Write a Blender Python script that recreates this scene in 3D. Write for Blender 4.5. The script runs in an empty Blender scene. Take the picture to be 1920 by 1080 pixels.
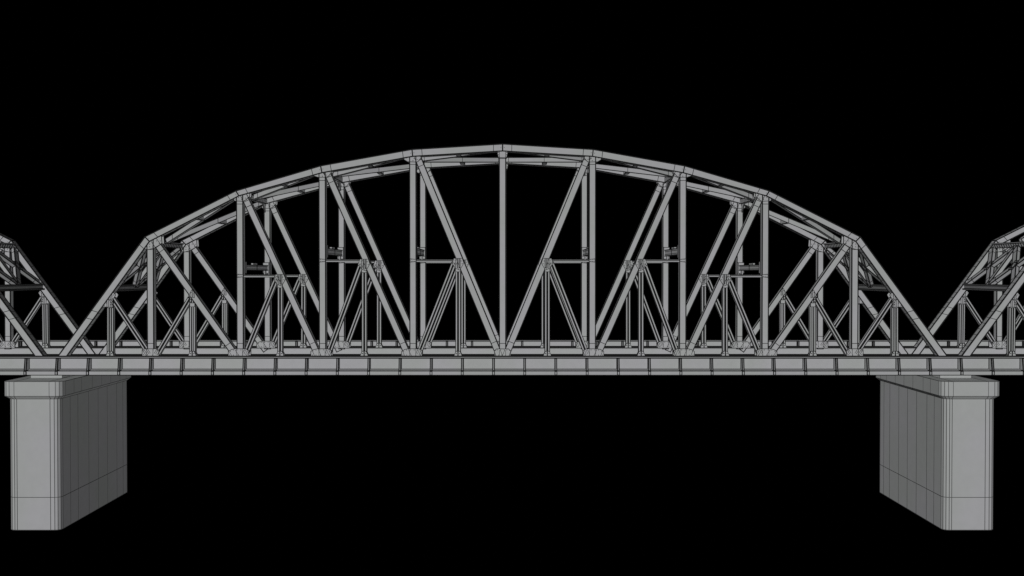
import bpy, math, random
from mathutils import Vector, Matrix
random.seed(4)
D = bpy.data
scn = bpy.context.scene
col = scn.collection
F = 2000.0                        # focal length in photo pixels
PITCH = math.atan(28.0 / F)
CX = -0.70                        # centre of the main span
CY = 84.44                        # centre line of the bridge
YN = 80.0                         # near truss plane
YF = 2 * CY - YN
PERIOD = 67.55

def P(px, py, Y):
    u = (px - 960.0) / F
    v = (540.0 - py) / F
    c, s = math.cos(PITCH), math.sin(PITCH)
    k = Y / (c + v * s)
    return (k * u, k * (-s + v * c))

# ---------------------------------------------------------------- materials
def paint(name, base, rough, var, tint=0.012, scale=0.25):
    m = D.materials.new(name); m.use_nodes = True
    nt = m.node_tree; b = nt.nodes['Principled BSDF']
    b.inputs['Roughness'].default_value = rough
    b.inputs['Specular IOR Level'].default_value = 0.15
    tc = nt.nodes.new('ShaderNodeTexCoord')
    n = nt.nodes.new('ShaderNodeTexNoise'); n.inputs['Scale'].default_value = scale
    n.inputs['Detail'].default_value = 3.0
    n2 = nt.nodes.new('ShaderNodeTexNoise'); n2.inputs['Scale'].default_value = scale * 14
    n2.inputs['Detail'].default_value = 4.0
    nt.links.new(tc.outputs['Object'], n.inputs['Vector'])
    nt.links.new(tc.outputs['Object'], n2.inputs['Vector'])
    r = nt.nodes.new('ShaderNodeValToRGB')
    lo, hi = base * (1 - var), base * (1 + var)
    r.color_ramp.elements[0].position = 0.42
    r.color_ramp.elements[1].position = 0.58
    r.color_ramp.elements[0].color = (lo - tint * .5, lo + tint * .35, lo - tint * .1, 1)
    r.color_ramp.elements[1].color = (hi, hi, hi + tint, 1)
    nt.links.new(n.outputs['Fac'], r.inputs['Fac'])
    mx = nt.nodes.new('ShaderNodeMix'); mx.data_type = 'RGBA'; mx.blend_type = 'MULTIPLY'
    mx.inputs[0].default_value = 0.10
    nt.links.new(r.outputs['Color'], mx.inputs[6])
    nt.links.new(n2.outputs['Fac'], mx.inputs[7])
    nt.links.new(mx.outputs[2], b.inputs['Base Color'])
    return m
STEEL = paint('grey_painted_steel', 0.352, 0.65, 0.012)
STONE = paint('grey_concrete', 0.36, 0.9, 0.015, scale=0.12)
SEAM = D.materials.new('dark_seam'); SEAM.use_nodes = True
_b = SEAM.node_tree.nodes['Principled BSDF']
_b.inputs['Base Color'].default_value = (0.010, 0.010, 0.010, 1)
_b.inputs['Roughness'].default_value = 0.9
_b.inputs['Specular IOR Level'].default_value = 0.05
SOFT = D.materials.new('grey_seam'); SOFT.use_nodes = True
_b = SOFT.node_tree.nodes['Principled BSDF']
_b.inputs['Base Color'].default_value = (0.055, 0.055, 0.055, 1)
_b.inputs['Roughness'].default_value = 0.9
_b.inputs['Specular IOR Level'].default_value = 0.05

# ---------------------------------------------------------------- mesh builder
class MB:
    def __init__(s):
        s.v = []; s.f = []; s.m = []
    def face(s, idx, mat=0):
        s.f.append(idx); s.m.append(mat)
    def bar(s, p, q, w=0.05, mat=1):
        """thin square-section dark seam from p to q"""
        p, q = Vector(p), Vector(q); d = q - p
        if d.length < 1e-5: return
        d.normalize()
        a = Vector((0, 1, 0)) if abs(d.y) < .9 else Vector((1, 0, 0))
        e = d.cross(a).normalized(); g = d.cross(e).normalized()
        h = w / 2 * (1 + random.uniform(-.06, .06))
        p = p - d * h * .9; q = q + d * h * .9
        b = len(s.v)
        for c in (p, q):
            for i, j in ((-1, -1), (1, -1), (1, 1), (-1, 1)):
                s.v.append(c + e * h * i + g * h * j)
        for fc in ((0, 3, 2, 1), (4, 5, 6, 7), (0, 1, 5, 4), (1, 2, 6, 5), (2, 3, 7, 6), (3, 0, 4, 7)):
            s.face([b + k for k in fc], mat)
    def prism(s, pts, y0, y1, w=0.05, sides=True, mat=0):
        """polygon (x,z) extruded from y0 to y1, its edges seamed"""
        n = len(pts)
        A = sum(pts[i][0] * pts[(i+1) % n][1] - pts[(i+1) % n][0] * pts[i][1] for i in range(n))
        if A < 0: pts = pts[::-1]
        b = len(s.v)
        for y in (y0, y1):
            for x, z in pts: s.v.append(Vector((x, y, z)))
        s.face([b + i for i in range(n)], mat)
        s.face([b + n + i for i in reversed(range(n))], mat)
        for i in range(n):
            j = (i + 1) % n
            s.face([b + j, b + i, b + n + i, b + n + j], mat)
        if w:
            for i in range(n):
                j = (i + 1) % n
                for y in (y0, y1):
                    s.bar((pts[i][0], y, pts[i][1]), (pts[j][0], y, pts[j][1]), w)
                if sides:
                    s.bar((pts[i][0], y0, pts[i][1]), (pts[i][0], y1, pts[i][1]), w)
    def hexa(s, c, w=0.05, mat=0, seam=1):
        """box from 8 corners: 4 at one end, 4 at the other"""
        b = len(s.v)
        for p in c: s.v.append(Vector(p))
        for fc in ((0, 3, 2, 1), (4, 5, 6, 7), (0, 1, 5, 4), (1, 2, 6, 5), (2, 3, 7, 6), (3, 0, 4, 7)):
            s.face([b + k for k in fc], mat)
        if w:
            for i, j in ((0,1),(1,2),(2,3),(3,0),(4,5),(5,6),(6,7),(7,4),(0,4),(1,5),(2,6),(3,7)):
                s.bar(c[i], c[j], w, seam)
    def box(s, x0, x1, y0, y1, z0, z1, w=0.05, mat=0, seam=1):
        s.hexa([(x0,y0,z0),(x1,y0,z0),(x1,y1,z0),(x0,y1,z0),(x0,y0,z1),(x1,y0,z1),(x1,y1,z1),(x0,y1,z1)], w, mat, seam)
    def beam(s, p, q, up, h, t, w=0.05):
        """rectangular beam p->q, h along up, t across"""
        p, q = Vector(p), Vector(q); d = (q - p).normalized()
        up = Vector(up); up = (up - d * up.dot(d)).normalized(); sd = d.cross(up)
        c = []
        for k in (p, q):
            for i, j in ((-1, -1), (1, -1), (1, 1), (-1, 1)):
                c.append(k + sd * t / 2 * i + up * h / 2 * j)
        s.hexa(c, w)
    def build(s, name, parent=None, mats=None, origin=(0, 0, 0)):
        me = D.meshes.new(name)
        o = Vector(origin)
        me.from_pydata([tuple(v - o) for v in s.v], [], s.f)
        for m in (mats or (STEEL, SEAM)): me.materials.append(m)
        me.polygons.foreach_set('material_index', s.m)
        me.update()
        ob = D.objects.new(name, me); col.objects.link(ob)
        if parent is not None:
            ob.parent = parent
        return ob

def thing(name, loc, label, cat, group=None):
    o = D.objects.new(name, None); col.objects.link(o); o.location = loc
    o.empty_display_size = 1
    o['label'] = label; o['category'] = cat
    if group: o['group'] = group
    return o

# ================================================================= TRUSS SPAN
ZB = P(942, 667, YN)[1]            # level of the gusset feet
span = thing('truss_span', (CX, CY, ZB), 'grey steel arched truss span seen whole, between the two concrete piers', 'bridge span', 'arched truss spans of the bridge')
LO = (CX, CY, ZB)

def L(px, py, Y=YN):
    """photo pixel on the near truss plane -> x,z (left half of the span)"""
    return P(px, py, Y)
def mir(p, sg):
    return (p[0], p[1]) if sg < 0 else (2 * CX - p[0], p[1])

# chord outline, photo pixels, from the end post's foot to the apex (left half)
UP_ = [(102.4, 681.0), (274.6, 444.4), (444.5, 358.6), (602.6, 311.9), (773.3, 281.2), (942.3, 271.0)]
DN_ = [(118.3, 681.0), (283.0, 452.8), (450.0, 367.8), (605.2, 324.6), (774.6, 294.0), (942.3, 284.0)]
POSTX = [283.9, 451.2, 605.3, 774.6, 942.3]      # post centres
HW = 5.8                                         # half width of a post in px
DIAG = [((290, 449), (450, 675)), ((457, 363), (602, 676)), ((611.6, 318), (770, 676)), ((780, 287), (940, 675))]
SUBP = [(208.2, 562), (362, 557), (526, 522), (683.5, 495), (859, 492)]
SUBD = [((212, 560), (281, 664)), ((357, 560), (296, 664)), ((520.5, 519), (461, 664)), ((678, 494), (615.5, 664)), ((852, 492), (785, 664))]
SUBS = [None, None, (452, 522, 516.7), (605.5, 680, 488.0), (775, 856, 488.0)]
CD = 0.32      # half depth (along y) of the chord
PD = 0.27     # half depth of posts / diagonals

def bolts(m, pts, y, r=0.028):
    for x, z in pts:
        m.box(x - r, x + r, y - .02, y + .02, z - r, z + r, 0, 1)

def hband(m, p, q, wid, Y, dep, lw=0.045, centre=True):
    """built-up rolled section p->q in the truss plane: two flanges and a recessed web"""
    p, q = Vector((p[0], 0, p[1])), Vector((q[0], 0, q[1]))
    d = (q - p).normalized(); n = Vector((-d.z, 0, d.x))
    fl = 0.135
    for k in (-1, 1):
        a = n * (wid / 2 * k); b = n * ((wid / 2 - fl) * k)
        pts = [((p+a).x, (p+a).z), ((q+a).x, (q+a).z), ((q+b).x, (q+b).z), ((p+b).x, (p+b).z)]
        m.prism(pts, Y - dep / 2, Y + dep / 2, lw)
    a = n * (wid / 2 - fl)
    pts = [((p+a).x, (p+a).z), ((q+a).x, (q+a).z), ((q-a).x, (q-a).z), ((p-a).x, (p-a).z)]
    m.prism(pts, Y - .03, Y + .03, 0, mat=0)
    for s_ in (-.4, .4) if centre else ():
        c0 = p + a * s_; c1 = q + a * s_
        m.bar((c0.x, Y - .03, c0.z), (c1.x, Y - .03, c1.z), .06)
        m.bar((c0.x, Y + .03, c0.z), (c1.x, Y + .03, c1.z), .06)

def chord_seg(i, sg, Y, name, ticks=True):
    m = MB()
    a, b, c, d_ = [mir(L(*k), sg) for k in (UP_[i], UP_[i+1], DN_[i+1], DN_[i])]
    m.prism([a, b, c, d_], Y - CD, Y + CD, .085)
    # splice lines each side of the joints
    ln = math.dist(a, b)
    spl = [0.72 / ln, 1 - 0.72 / ln] if i else [1 - 0.72 / ln, .36, .42]
    if i == 4: spl = [0.72 / ln, 1 - 0.68 / ln]
    def at(t, top):
        p, q = (a, b) if top else (d_, c)
        return (p[0] + (q[0]-p[0])*t, p[1] + (q[1]-p[1])*t)
    for t in spl:
        u, w_ = at(t, True), at(t, False)
        for y in (Y - CD - .004, Y + CD + .004):
            m.bar((u[0], y, u[1]), (w_[0], y, w_[1]), .042)
    # batten seams across the open underside and top
    if ticks:
        n = int(ln / .52)
        for k in range(1, n):
            for top in (True, False):
                u = at(k / n, top)
                m.bar((u[0], Y - CD, u[1]), (u[0], Y + CD, u[1]), .03)
    # small rivet dots beside the joint
    if i:
        for t in (.018, 1 - .018):
            u, w_ = at(t, True), at(t, False)
            bolts(m, [((u[0]+w_[0])/2, (u[1]+w_[1])/2)], Y - CD, .022)
    return m.build(name, span, origin=LO)

def inside(p, pl):
    c = False; n = len(pl)
    for i in range(n):
        a, b = pl[i], pl[i - 1]
        if (a[1] > p[1]) != (b[1] > p[1]) and p[0] < (b[0]-a[0])*(p[1]-a[1])/(b[1]-a[1]) + a[0]:
            c = not c
    return c
def weld(m, pl, a, b, sg, y, w=.03):
    """seam of the member a->b where it runs under the plate pl (photo pixels)"""
    N = 160; ts = [k / N for k in range(N + 1) if inside((a[0]+(b[0]-a[0])*k/N, a[1]+(b[1]-a[1])*k/N), pl)]
    if len(ts) < 3: return
    e = [(a[0]+(b[0]-a[0])*t, a[1]+(b[1]-a[1])*t) for t in (ts[0], ts[-1])]
    p, q = mir(L(*e[0]), sg), mir(L(*e[1]), sg)
    m.bar((p[0], y, p[1]), (q[0], y, q[1]), w)
def edges_of(a, b, offs):
    d = math.dist(a, b); n = (-(b[1]-a[1]) / d, (b[0]-a[0]) / d)
    return [((a[0]+n[0]*o, a[1]+n[1]*o), (b[0]+n[0]*o, b[1]+n[1]*o)) for o in offs]
def under(k, px):
    """members meeting at joint k, as edge lines in photo pixels"""
    o = [((px - HW, 280), (px - HW, 668)), ((px + HW, 280), (px + HW, 668))]
    for a, b in DIAG: o += edges_of(a, b, (-5.6, 5.6))
    for a, b in SUBD: o += edges_of(a, b, (-4.5, -1.6, 1.6, 4.5))
    if k == 4:
        for a, b in DIAG[3:]:
            f = lambda p: (2 * 942.3 - p[0], p[1])
            o += edges_of(f(a), f(b), (-5.6, 5.6))
    return o
def poly(m, pts, sg, y0, y1, lw=.045):
    m.prism([mir(L(*k), sg) for k in pts], y0, y1, lw)

for Y in (YN, YF):
    fr, bk = -1, 1
    for sg in (-1, 1):
        for i in range(5):
            chord_seg(i, sg, Y, 'end_post' if i == 0 else 'top_chord')
        # ---- posts
        for k, px in enumerate(POSTX):
            if k == 4 and sg > 0: continue
            topy = [462, 377, 333, 303, 292][k]
            m = MB()
            x0, zt = mir(L(px - HW, topy), sg); x1, _ = mir(L(px + HW, topy), sg)
            if x0 > x1: x0, x1 = x1, x0
            # real foot sits on the bottom chord; post runs up into the chord
            zc = L(px, [450, 364, 321, 291, 280][k])[1]
            m.box(x0, x1, Y - PD, Y + PD, ZB - .1, zc, .075)
            for zz in (L(px, topy + 6)[1], L(px, 643.5)[1]):
                for y in (Y - PD - .003, Y + PD + .003):
                    m.bar((x0, y, zz), (x1, y, zz), .042)
            post = m.build('vertical_post', span, origin=LO)
            # ---- bottom gusset plates
            if k == 4:
                bp = [(927.3, 667.5), (927.3, 657.2), (931, 653.6), (953.6, 653.6), (957.3, 657.2), (957.3, 667.5)]
                bl = [(928.9, 656.5), (932.5, 655.5), (938.5, 655.5), (945.5, 655.5), (950.5, 655.5), (955.7, 656.5), (929, 665), (935, 665), (941, 665), (948, 665), (955.5, 665)]
            elif k == 0:
                bp = [(269.5, 667.5), (269.5, 655), (274, 653.4), (295, 653.4), (300.5, 656), (300.5, 667.5)]
                bl = [(272, 657), (278, 655.5), (290, 655.5), (297.5, 657), (272, 664), (279, 665), (289, 665), (297.5, 664)]
            else:
                dx = px - 451.2
                bp = [(430.3 + dx, 667.5), (430.3 + dx, 658.5), (436 + dx, 654.8), (442 + dx, 653.4), (463 + dx, 653.4), (468.5 + dx, 656.5), (468.5 + dx, 667.5)]
                bl = [(434 + dx, 658), (440 + dx, 655.7), (447 + dx, 655.5), (454 + dx, 655.5), (460 + dx, 656), (465.5 + dx, 658), (433 + dx, 665), (440 + dx, 665), (448 + dx, 665), (457 + dx, 665), (465 + dx, 665)]
            for yy in (-1, 1):
                m = MB(); yc = Y + yy * (PD + .05)
                m.prism([mir(L(*q), sg) for q in bp], yc - .02, yc + .02, .042, sides=False)
                bolts(m, [mir(L(*q), sg) for q in bl], yc + yy * .02)
                for a_, b_ in under(k, px):
                    weld(m, bp, (a_[0], a_[1]), b_, sg, yc + yy * .02)
                m.build('gusset_plate', post, origin=LO)
            # ---- top gusset plates, hanging under the chord
            tp = [[(272.5, 466), (279.5, 457), (286, 451), (305, 442), (306, 456), (299, 461), (291, 465.5), (279, 468.5)],
                  [(440.5, 373), (442.5, 368), (452, 362), (470, 359), (470, 368), (463, 375), (457.5, 378), (441, 377)],
                  [(590, 330.5), (590, 320), (606, 318), (623, 315), (623, 324), (617, 331), (611, 333), (598, 333)],
                  [(758.5, 300), (758.5, 290.5), (775, 288), (788, 288), (790, 297), (784, 304), (779, 304.5), (765, 304)],
                  [(933, 290), (933, 284), (951.6, 284), (951.6, 290), (949.5, 296.5), (935, 296.5)]][k]
            tb = [[(283, 463), (283, 458), (290, 455), (296, 452), (303, 452), (301, 457), (289, 463)],
                  [(444, 374), (449, 371), (456, 370), (462, 372), (466, 367), (455, 375)],
                  [(594, 328), (600, 326), (608, 326), (613, 329), (619, 322), (606, 331)],
                  [(763, 297), (769, 299), (777, 298), (783, 300), (787, 294), (775, 302)],
                  [(934.6, 287), (934.6, 291), (936.5, 295), (950, 287), (950, 291), (948, 295)]][k]
            for yy in (-1, 1):
                m = MB(); yc = Y + yy * (PD + .05)
                if k < 4: yc = Y + yy * (PD + .005)
                m.prism([mir(L(*q), sg) for q in tp], yc - .018, yc + .018, .042, sides=False)
                bolts(m, [mir(L(*q), sg) for q in tb], yc + yy * .02)
                for a_, b_ in under(k, px) + [(DN_[k], DN_[k + 1]), (DN_[k + 1], DN_[min(k + 2, 5)])]:
                    weld(m, tp, a_, b_, sg, yc + yy * .02, .036)
                m.build('gusset_plate', post, origin=LO)
        # ---- diagonals
        for k, (a, b) in enumerate(DIAG):
            a, b = Vector(L(*a)), Vector(L(*b)); d = (b - a).normalized(); n = Vector((-d.y, d.x)) * .225
            b = b - d * .1
            m = MB()
            e = .012 * (k % 2) - .006
            q = [mir((a + n), sg), mir((b + n), sg), mir((b - n), sg), mir((a - n), sg)]
            m.prism(q, Y - PD + .02 + e, Y + PD - .02 - e, .07)
            ln = (b - a).length
            for t in (.62, 1.05, ln - 1.35):
                u = mir(a + d * t + n, sg); w_ = mir(a + d * t - n, sg)
                for y in (Y - PD + .014 + e, Y + PD - .014 - e):
                    m.bar((u[0], y, u[1]), (w_[0], y, w_[1]), .042)
            m.build('diagonal', span, origin=LO)
        # ---- secondary posts, diagonals and struts
        for k, (px, ty) in enumerate(SUBP):
            m = MB()
            w_ = .47 if k == 0 else (.42 if k == 1 else .36)
            p, q = mir(L(px, ty), sg), mir(L(px, 665), sg)
            hband(m, p, q, w_, Y, .30, .052)
            if k in (0, 1):
                x, _ = p
                m.box(x - .045, x + .045, Y - .14, Y + .14, q[1], p[1], .03)
            sp = m.build('secondary_post', span, origin=LO)
            for s_ in (-1, 1):
                for yy in (-1, 1):
                    m = MB()
                    base = [(px + s_ * .6, 667.2), (px + s_ * 7.3, 667.2), (px + s_ * 6.6, 664.3), (px + s_ * 3.6, 658.2), (px + s_ * .6, 658.2)]
                    yc = Y + yy * .19
                    m.prism([mir(L(*c), sg) for c in base], yc - .03, yc + .03, .04, sides=False)
                    bolts(m, [mir(L(px + s_ * 3.2, 662.6), sg)], yc + yy * .03, .035)
                    m.build('foot_bracket', sp, origin=LO)
            # node plate where the secondary members meet the diagonal
            if k == 0:
                pl = [(194.8, 574.8), (210.7, 552.3), (216, 548.5), (219.5, 553), (214.5, 562), (214.5, 576)]
                pb = [(198.5, 572.5), (203, 568), (208, 561), (213, 555), (211, 571), (216, 553)]
                col_ = (px, 572, 577)
            elif k == 1:
                pl = [(355, 556.5), (362, 543.5), (366, 547), (366.4, 558)]
                pb = [(361, 548), (364, 551), (357.5, 554.5), (363.5, 555)]
                col_ = (px, 568, 575)
            else:
                x0, y0 = {2: (526, 514.5), 3: (683.5, 486), 4: (859, 484.5)}[k]
                pl = [(x0 - 7.5, y0), (x0 + 8, y0), (x0 + 11, y0 + 9), (x0 + 3.5, y0 + 22), (x0 - 4, y0 + 19), (x0 - 11, y0 + 10)]
                pb = [(x0 - 5, y0 + 4), (x0 + 6, y0 + 5), (x0 + 8, y0 + 10), (x0 - 7, y0 + 10), (x0 + 2.5, y0 + 17)]
                col_ = (px, y0 + 19, y0 + 25)
            for yy in (-1, 1):
                m = MB(); yc = Y + yy * (PD + .03)
                m.prism([mir(L(*q_), sg) for q_ in pl], yc - .018, yc + .018, .034, sides=False)
                bolts(m, [mir(L(*q_), sg) for q_ in pb], yc + yy * .02, .03)
                for a_, b_ in (edges_of((px, ty - 14), (px, 660), (-4.6, -1.6, 1.6, 4.6)) + edges_of(*SUBD[k], (-4.5, -1.6, 1.6, 4.5))
                               + (edges_of(*DIAG[k - 1], (-5.6, 5.6)) if k else [])):
                    weld(m, pl, a_, b_, sg, yc + yy * .02, .034)
                if k > 1:
                    for dx in (-.8, 2.8):
                        u, w2 = mir(L(x0 + dx, y0), sg), mir(L(x0 + dx, y0 + 18), sg)
                        m.bar((u[0], yc + yy*.02, u[1]), (w2[0], yc + yy*.02, w2[1]), .04)
                m.build('node_plate', sp, origin=LO)
            m = MB()
            u, w2 = mir(L(px - 4.6, col_[1]), sg), mir(L(px + 4.6, col_[2]), sg)
            m.box(min(u[0], w2[0]), max(u[0], w2[0]), Y - .2, Y + .2, w2[1], u[1], .035)
            m.build('splice_sleeve', sp, origin=LO)
        for k, (a, b) in enumerate(SUBD):
            m = MB()
            hband(m, mir(L(*a), sg), mir(L(*b), sg), .36, Y, .27, .05)
            m.build('secondary_diagonal', span, origin=LO)
        for k, s_ in enumerate(SUBS):
            if not s_: continue
            xa, xb, yy_ = s_
            m = MB()
            a, b = mir(L(xa + 5, yy_), sg), mir(L(xb, yy_), sg)
            m.beam((a[0], Y, a[1] + .02), (b[0], Y, b[1] + .02), (0, 0, 1), .05, .26, .035)
            m.beam((a[0], Y, a[1] - .08), (b[0], Y, b[1] - .08), (0, 0, 1), .1, .08, .03)
            st = m.build('secondary_strut', span, origin=LO)
            for e_ in (-1, 1):
                m = MB(); yc = Y + e_ * (PD + .03)
                pl = [(xa - 5, yy_ - 2.8), (xa + 5.5, yy_ - 1.6), (xa + 5.5, yy_ + 2.4), (xa - 5, yy_ + 3.8)]
                m.prism([mir(L(*c), sg) for c in pl], yc - .018, yc + .018, .034, sides=False)
                bolts(m, [mir(L(xa + u_, yy_ + v_), sg) for u_ in (-3, 0, 3) for v_ in (-1.6, 2.2)], yc + e_ * .02, .026)
                m.build('end_plate', st, origin=LO)

# ---- members between the two trusses
y0i, y1i = YN + CD, YF - CD
def nodec(i, sg):            # chord centre at joint i
    a, b = L(*UP_[i]), L(*DN_[i])
    return mir(((a[0]+b[0])/2, (a[1]+b[1])/2), sg)
for sg in (-1, 1):
    for i in range(1, 6):
        if i == 5 and sg > 0: continue
        x, z = nodec(i, sg)
        xp = mir(L(POSTX[i-1], 400), sg)[0]
        if i == 1: continue
        m = MB()         # top cross strut
        m.box(x - .16, x + .16, y0i, y1i, z - .20, z + .16, .05)
        for k in range(1, 16):
            yy = y0i + (y1i - y0i) * k / 16
            for sx in (-.16, .16):
                m.bar((x + sx, yy - .15, z - .2), (x + sx, yy + .15, z + .16), .03)
        st = m.build('cross_strut', span, origin=LO)
        for yy, s_ in ((y0i, 1), (y1i, -1)):     # knee plates by the chords
            m = MB()
            m.hexa([(x-.03, yy, z-.9), (x+.03, yy, z-.9), (x+.03, yy+s_*.04, z-.9), (x-.03, yy+s_*.04, z-.9),
                    (x-.03, yy, z-.2), (x+.03, yy, z-.2), (x+.03, yy+s_*.9, z-.2), (x-.03, yy+s_*.9, z-.2)], .04)
            m.build('knee_plate', st, origin=LO)
    # sway strut between the posts
    for k, yc, hh in ((1, 501.5, 5.0), (2, 471.0, 6.0), (3, 471.0, 6.0)):
        xp = mir(L(POSTX[k], 400), sg)[0]
        za, zb = L(POSTX[k], yc - hh)[1], L(POSTX[k], yc + hh)[1]
        zm = (za + zb) / 2
        m = MB()
        m.box(xp - .15, xp + .15, YN + PD, YF - PD, zb, za, .075)
        for fz in (.25, .75):
            for sx in (-.15, .15):
                m.bar((xp + sx, YN + PD, zb + (za - zb) * fz), (xp + sx, YF - PD, zb + (za - zb) * fz), .04)
        for ym in (CY - .12, CY + .12):
            for sx in (-.15, .15):
                m.bar((xp + sx, ym, zb), (xp + sx, ym, za), .045)
        st = m.build('sway_strut', span, origin=LO)
        for yy, s_ in ((YN + PD, 1), (YF - PD, -1)):
            m = MB()
            ya, yb = sorted((yy, yy + s_ * .45))
            m.box(xp - .24, xp + .24, ya, yb, zb - .24, za + .24, .05)
            ya, yb = sorted((yy, yy - s_ * 0.0 + s_ * .9))
            m.box(xp - .06, xp + .06, ya, yb, zb - .34, zb - .0, .04)
            m.build('strut_bracket', st, origin=LO)
        m = MB()
        m.box(xp - .10, xp + .10, CY - .9, CY + .3, za + .03, za + .16, .04)
        m.build('top_rail', st, origin=LO)
    # K bracing in the plane of the top chord
    for i in range(1, 5):
        xa, za = nodec(i, sg); xb, zb = nodec(i + 1, sg)
        for Y, s_ in ((YN + CD, -1), (YF - CD, 1)):
            p = Vector((xa, CY + s_ * .12, za)); q = Vector((xb, Y - s_ * .1, zb))
            m = MB(); m.beam(p, q, (0, 0, 1), .36, .24, .055)
            d = q - p; mid = p + d * .5
            for t in (.09, .5, .93):
                c = p + d * t; sd = Vector((d.y, -d.x, 0)).normalized() * .125
                for g in (-1, 1):
                    m.bar(c + sd * g + Vector((0, 0, .18)), c + sd * g - Vector((0, 0, .18)), .04)
            br = m.build('lateral_brace', span, origin=LO)
            m = MB()     # short tie from the brace to the middle of the chord
            xc, zc = (xa + xb) / 2, (za + zb) / 2
            m.beam(mid + Vector((0, s_ * .1, -.0)), (xc, Y, zc - .0), (0, 0, 1), .34, .34, .05)
            m.build('chord_tie', br, origin=LO)
    # portal frame in the plane of the end post
    xb0, zb0 = nodec(0, sg); xt, zt = nodec(1, sg)
    def ep(z):
        t = (z - zb0) / (zt - zb0); return xb0 + (xt - xb0) * t
    zl = L(200, 540.5)[1]; zu = zt - .35
    xl, xu = ep(zl), ep(zu)
    m = MB()             # top strut of the portal, laced
    m.box(xu - .15 + .0, xu + .15, y0i, y1i, zu - .12, zu + .16, .045)
    for k in range(1, 20):
        yy = y0i + (y1i - y0i) * k / 20
        for sx in (-.15, .15):
            m.bar((xu + sx, yy - .14, zu - .12), (xu + sx, yy + .14, zu + .16), .07)
    m.box(xu - .24, xu + .24, y0i, y1i, zu + .19, zu + .27, .04)
    pf = m.build('portal_frame', span, origin=LO)
    m = MB()             # lower strut
    m.box(xl - .22, xl + .22, y0i, y1i, zl + .14, zl + .24, .05)
    m.box(xl - .06, xl + .06, y0i, y1i, zl - .14, zl + .14, .03)
    m.box(xl - .22, xl + .22, y0i, y1i, zl - .24, zl - .14, .05)
    for dz in (-.19, -.10, -.03, .05, .11, .19):
        for sx in (-.09, .09) if abs(dz) < .14 else (-.225, .225):
            m.bar((xl + sx, y0i, zl + dz), (xl + sx, y1i, zl + dz), .035)
    m.build('lower_strut', pf, origin=LO)
    nrm = Vector((-(zt - zb0), 0, (xt - xb0))).normalized()
    A = lambda t, y: Vector((xl + (xu - xl) * t, y, zl + (zu - zl) * t))
    m = MB(); m.beam(A(.04, CY), A(.96, CY), nrm, .32, .40, .07)
    m.build('centre_post', pf, origin=LO)
    for ya, yb in ((y0i, CY - .15), (CY + .15, y1i)):
        for a_, b_ in ((ya, yb), (yb, ya)):
            p, q = A(.07, a_), A(.93, b_)
            m = MB(); m.beam(p, q, nrm, .30 if a_ < b_ else .29, .42, .07)
            for t in (.13, .45, .55, .87):
                c = p + (q - p) * t
                sd = (q - p).normalized().cross(nrm) * .215
                for g in (-1, 1):
                    m.bar(c + sd * g + nrm * .15, c + sd * g - nrm * .15, .04)
                m.bar(c + nrm * .155 + sd, c + nrm * .155 - sd, .04)
                m.bar(c - nrm * .155 + sd, c - nrm * .155 - sd, .04)
            m.build('portal_brace', pf, origin=LO)
        m = MB(); c = A(.5, (ya + yb) / 2)
        u = (A(1, 0) - A(0, 0)).normalized()
        m.beam(c - u * .42, c + u * .42, nrm, .34, .62, .06)
        bo = Vector((0, 1, 0))
        for g in (-1, 1):
            for a_ in (-.26, 0, .26):
                for b_ in (-.2, .2):
                    r = .04; k = c + nrm * .18 * g + u * a_ + bo * b_
                    m.box(k.x - r, k.x + r, k.y - r, k.y + r, k.z - r, k.z + r, 0, 1)
        m.build('brace_plate', pf, origin=LO)

def copy_tree(o, parent=None):
    c = o.copy(); col.objects.link(c); c.parent = parent
    for ch in KIDS.get(o.name, ()): copy_tree(ch, c)
    return c
KIDS = {}
for o in list(D.objects):
    if o.parent: KIDS.setdefault(o.parent.name, []).append(o)
for s_, lab in ((-1, 'grey steel truss span cut off at left, only its right end showing'),
                (1, 'grey steel truss span cut off at right, only its left end showing')):
    c = copy_tree(span); c.location = (CX + s_ * PERIOD, CY, ZB); c['label'] = lab

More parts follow.
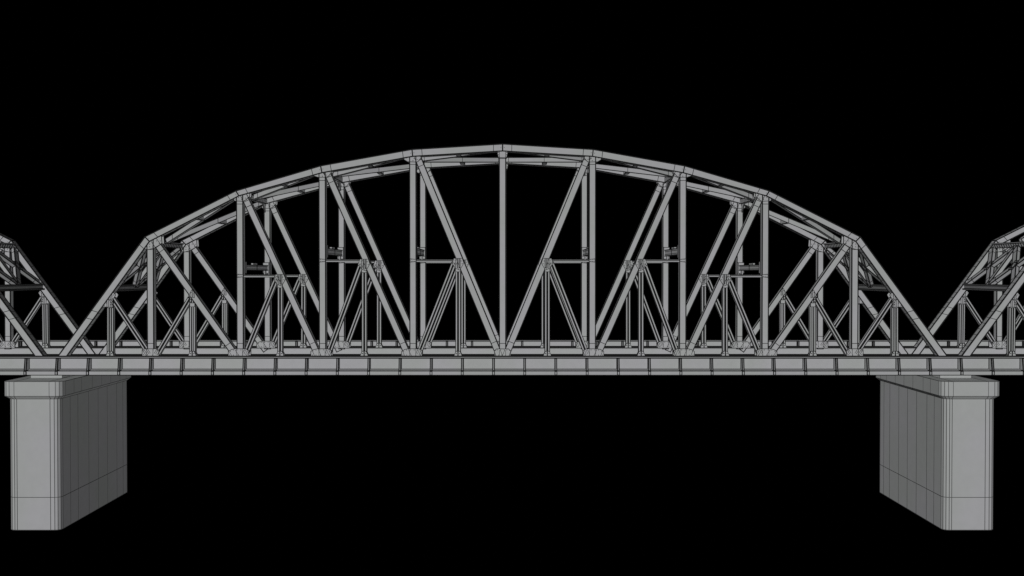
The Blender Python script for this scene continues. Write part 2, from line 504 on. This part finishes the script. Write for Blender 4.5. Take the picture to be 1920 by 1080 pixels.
# ================================================================= DECK
deck = thing('bridge_deck', (CX, CY, ZB), 'long straight grey girder deck with ribbed sides carrying the truss spans', 'bridge deck')
XE = PERIOD * 1.5
def zat(py, Y): return P(960, py, Y)[1]
YW = 75.42; YT = 75.06; YL = 74.92
zt_ = zat(668.6, YT); zt2 = zat(671.2, YT); zl1 = zat(691.6, YW); zl2 = zat(693.4, YW - .02); zf1 = zat(695.8, YL); zf2 = zat(703.4, YL)
for side in (1, -1):
    def yy(v): return v if side == 1 else 2 * CY - v
    m = MB()
    def slab(ya, yb, z0, z1, w=.05, seam=1):
        a, b = sorted((yy(ya), yy(yb)))
        m.box(CX - XE, CX + XE, a, b, z0, z1, w, 0, seam)
    slab(YT, YW + .06, zt2, zt_, .065)                       # top flange
    slab(YW, YW + .06, zl1, zt2, 0)                         # web
    slab(YW - .07, YW + .06, zl2, zl1, .045, 2)             # toe plate
    # sloping ledge down to the fascia
    a = [(YW - .07, zl2), (YL, zf1), (YL, zf2), (YW + .5, zf2), (YW + .5, zl2)]
    b0 = len(m.v)
    for X in (CX - XE, CX + XE):
        for (v, z) in a: m.v.append(Vector((X, yy(v), z)))
    n = len(a)
    f0 = [b0 + i for i in range(n)]; f1 = [b0 + n + i for i in range(n)]
    m.face(f0 if side == -1 else f0[::-1]); m.face(f1[::-1] if side == -1 else f1)
    for i in range(n):
        j = (i + 1) % n
        q = [b0 + i, b0 + j, b0 + n + j, b0 + n + i]
        m.face(q if side == 1 else q[::-1])
    for v, z, w_ in ((YW - .07, zl2, .04), (YL, zf1, .05), (YL, zf2, .05)):
        m.bar((CX - XE, yy(v), z), (CX + XE, yy(v), z), w_, 2 if w_ == .04 else 1)
    m.bar((CX - XE, yy(YW), zt2 - .035), (CX + XE, yy(YW), zt2 - .035), .08, 1)  # edge line and the shade below the top flange, painted as one dark strip
    g = m.build('edge_girder', deck, (STEEL, SEAM, SOFT), origin=LO)
    for k in range(-22, 23):
        X = (925.3 + 58.53 * k - 960) * 75.0 / F
        m = MB()
        r = .055
        # tapered rib on the outside, block on the fascia, flat inside
        c = []
        for z, o_ in ((zl2 - .02, .52), (zt2 - .02, .38)):
            ya, yb = sorted((yy(YW - o_), yy(YW)))
            c += [(X - r, ya, z), (X + r, ya, z), (X + r, yb, z), (X - r, yb, z)]
        m.hexa(c, .075)
        ya, yb = sorted((yy(YL - .06), yy(YL + .01)))
        m.box(X - .07, X + .07, ya, yb, zf2 + .02, zf1 - .02, .055)
        ya, yb = sorted((yy(YW + .06), yy(YW + .24)))
        m.box(X - .06, X + .06, ya, yb, zf2 + .05, zt2, .09)
        m.build('web_rib', g, origin=LO)
    # bottom chord girder under the truss
    Yc = yy(YN)
    m = MB()
    fy = (YN - .16, YN + 1.0) if side == 1 else (YF - .16, YF + 1.0)
    m.box(CX - XE, CX + XE, fy[0], fy[1], zf2 + .1, ZB, .055)
    for v_, w_ in ((fy[0], .10), (fy[1], .12), ((fy[0] + fy[1]) / 2, .12)):
        m.bar((CX - XE, v_, ZB), (CX + XE, v_, ZB), w_)
    m.bar((CX - XE, fy[0] - .01, ZB - .09), (CX + XE, fy[0] - .01, ZB - .09), .02, 1)
    m.build('bottom_chord', deck, origin=LO)
m = MB()
m.box(CX - XE, CX + XE, YW + .5, 2 * CY - YW - .5, zf2 + .05, zf2 + .3, .04)
m.build('floor_plate', deck, origin=LO)
for k in range(-44, 45):
    X = CX + k * 2.26
    m = MB(); m.box(X - .1, X + .1, YN + 1.0, YF - .16, zf2 + .3, ZB - .85, 0)
    m.build('floor_beam', deck, origin=LO)

# ================================================================= PIERS
PC = [CX - PERIOD / 2 - .23, CX + PERIOD / 2 + .17]
def ring(cx, hx, y0, y1, r, seg=3):
    pts = []
    for (sx, sy, a0) in ((1, -1, -90), (1, 1, 0), (-1, 1, 90), (-1, -1, 180)):
        ccx = cx + sx * (hx - r); ccy = (y0 + r) if sy < 0 else (y1 - r)
        for k in range(seg + 1):
            a = math.radians(a0 + 90 * k / seg)
            pts.append((ccx + r * math.cos(a), ccy + r * math.sin(a)))
    return pts
def loft(m, rings, w=.03, mat=0, caps=True):
    b = len(m.v); n = len(rings[0][0])
    for pts, z in rings:
        for x, y in pts: m.v.append(Vector((x, y, z)))
    for k in range(len(rings) - 1):
        for i in range(n):
            j = (i + 1) % n
            m.face([b + k*n + i, b + k*n + j, b + (k+1)*n + j, b + (k+1)*n + i], mat)
    m.face([b + i for i in reversed(range(n))], mat)
    m.face([b + (len(rings)-1)*n + i for i in range(n)], mat)
YP0, YP1 = 77.35, 91.1
zbot = zat(993.8, YP0)
zc1 = zat(748.2, YP0)
SIDEY = [79.1, 80.5, 82.55, 84.44, 86.35, 88.4, 89.8]
pier_kids = []
pier = thing('bridge_pier', (PC[0], CY, zbot), 'left grey concrete pier with the darker side face, under the deck', 'bridge pier', 'concrete piers of the bridge')
OP = (PC[0], CY, zbot)
c0 = PC[0]
hx = 1.87; r = .42
zline = zat(932.6, YP0)
m = MB()
R0 = ring(c0, hx, YP0, YP1, r)
loft(m, [(R0, zbot), (R0, zline), (R0, zc1)])
LW_ = .038
for (x, y) in R0:
    m.bar((x, y, zbot), (x, y, zc1), LW_ if y < CY or 1 else LW_)
for i in range(len(R0)):
    a, b = R0[i], R0[(i + 1) % len(R0)]
    m.bar((a[0], a[1], zline), (b[0], b[1], zline), LW_)
    m.bar((a[0], a[1], zbot), (b[0], b[1], zbot), LW_)
for y in SIDEY:
    for s_ in (-1, 1):
        m.bar((c0 + s_ * hx, y, zbot), (c0 + s_ * hx, y, zc1), LW_)
for xx in (-1.27, 1.15):
    for y in (YP0, YP1):
        m.bar((c0 + xx, y, zbot), (c0 + xx, y, zc1), LW_)
m.build('shaft', pier, (STONE, SOFT), origin=OP)
m = MB()
o_ = .30
zc2 = zat(743.0, YP0 - .3); zc3 = zat(715.6, YP0 - .3)
R1 = ring(c0, hx + o_, YP0 - o_, YP1 + o_, r + .08)
loft(m, [(R0, zc1 + .003), (R1, zc2), (R1, zc3)])
for i in range(len(R1)):
    a, b = R1[i], R1[(i + 1) % len(R1)]
    for z in (zc2, zc3): m.bar((a[0], a[1], z), (b[0], b[1], z), .034)
    a2, b2 = R0[i], R0[(i + 1) % len(R0)]
    m.bar((a2[0], a2[1], zc1), (b2[0], b2[1], zc1), .034)
    m.bar((a[0], a[1], zc2), (a[0], a[1], zc3), .03)
    m.bar((a[0], a[1], zc2), (a2[0], a2[1], zc1), .03)
for y in SIDEY:
    for s_ in (-1, 1):
        X = c0 + s_ * (hx + o_)
        m.bar((X, y, zc2), (X, y, zc3), .03); m.bar((X, y, zc2), (X - s_ * o_, y, zc1), .03)
for xx in (-1.32, 1.22):
    m.bar((c0 + xx, YP0 - o_, zc2), (c0 + xx, YP0 - o_, zc3), .03)
    m.bar((c0 + xx, YP0 - o_, zc3), (c0 + xx, YP1 + o_, zc3), .03)
    m.bar((c0 + xx, YP0 - o_, zc2), (c0 + xx, YP0, zc1), .03)
for y in (79.62, 2 * CY - 79.62):
    m.bar((c0 - hx - o_, y, zc3), (c0 + hx + o_, y, zc3), .03)
m.build('cap', pier, (STONE, SOFT), origin=OP)
for y in (79.62, 2 * CY - 79.62 - 1.3):
    m = MB()
    m.box(c0 - 1.27, c0 + 1.09, y, y + 1.3, zc3 + .0, zf2 + .02, .03)
    m.build('bearing_block', pier, (STONE, SOFT), origin=OP)
KIDS[pier.name] = [o for o in D.objects if o.parent == pier]
c = copy_tree(pier); c.location = (PC[1], CY, zbot); c.scale = (1, 1, 1)
c['label'] = 'right grey concrete pier with the lighter side face, under the deck'
# ================================================================= CAMERA, LIGHT
cam = D.cameras.new('camera'); co = D.objects.new('camera', cam); col.objects.link(co)
cam.sensor_width = 36; cam.lens = F / 1920 * 36; cam.clip_end = 1000; cam.clip_start = .5
co.location = (0, 0, 0); co.rotation_euler = (math.pi / 2 - PITCH, 0, 0)
scn.camera = co
w = D.worlds.new('World'); scn.world = w; w.use_nodes = True
w.node_tree.nodes['Background'].inputs['Color'].default_value = (0, 0, 0, 1)
w.node_tree.nodes['Background'].inputs['Strength'].default_value = 0
def sun(name, frm, e, ang):
    l = D.lights.new(name, 'SUN'); l.energy = e; l.angle = math.radians(ang)
    l.use_shadow = False          # the photograph shows no cast shadows at all
    o = D.objects.new(name, l); col.objects.link(o)
    o.rotation_euler = Vector(frm).to_track_quat('Z', 'Y').to_euler()
    o.location = Vector(frm) * 30
sun('key_lamp', (-.42, -.86, .29), 2.7, 5)
sun('fill_lamp', (.75, -.50, -.43), .72, 5)
scn.view_settings.view_transform = 'Standard'
scn.view_settings.look = 'None'
scn.view_settings.exposure = 0; scn.view_settings.gamma = 1
scn.render.film_transparent = False
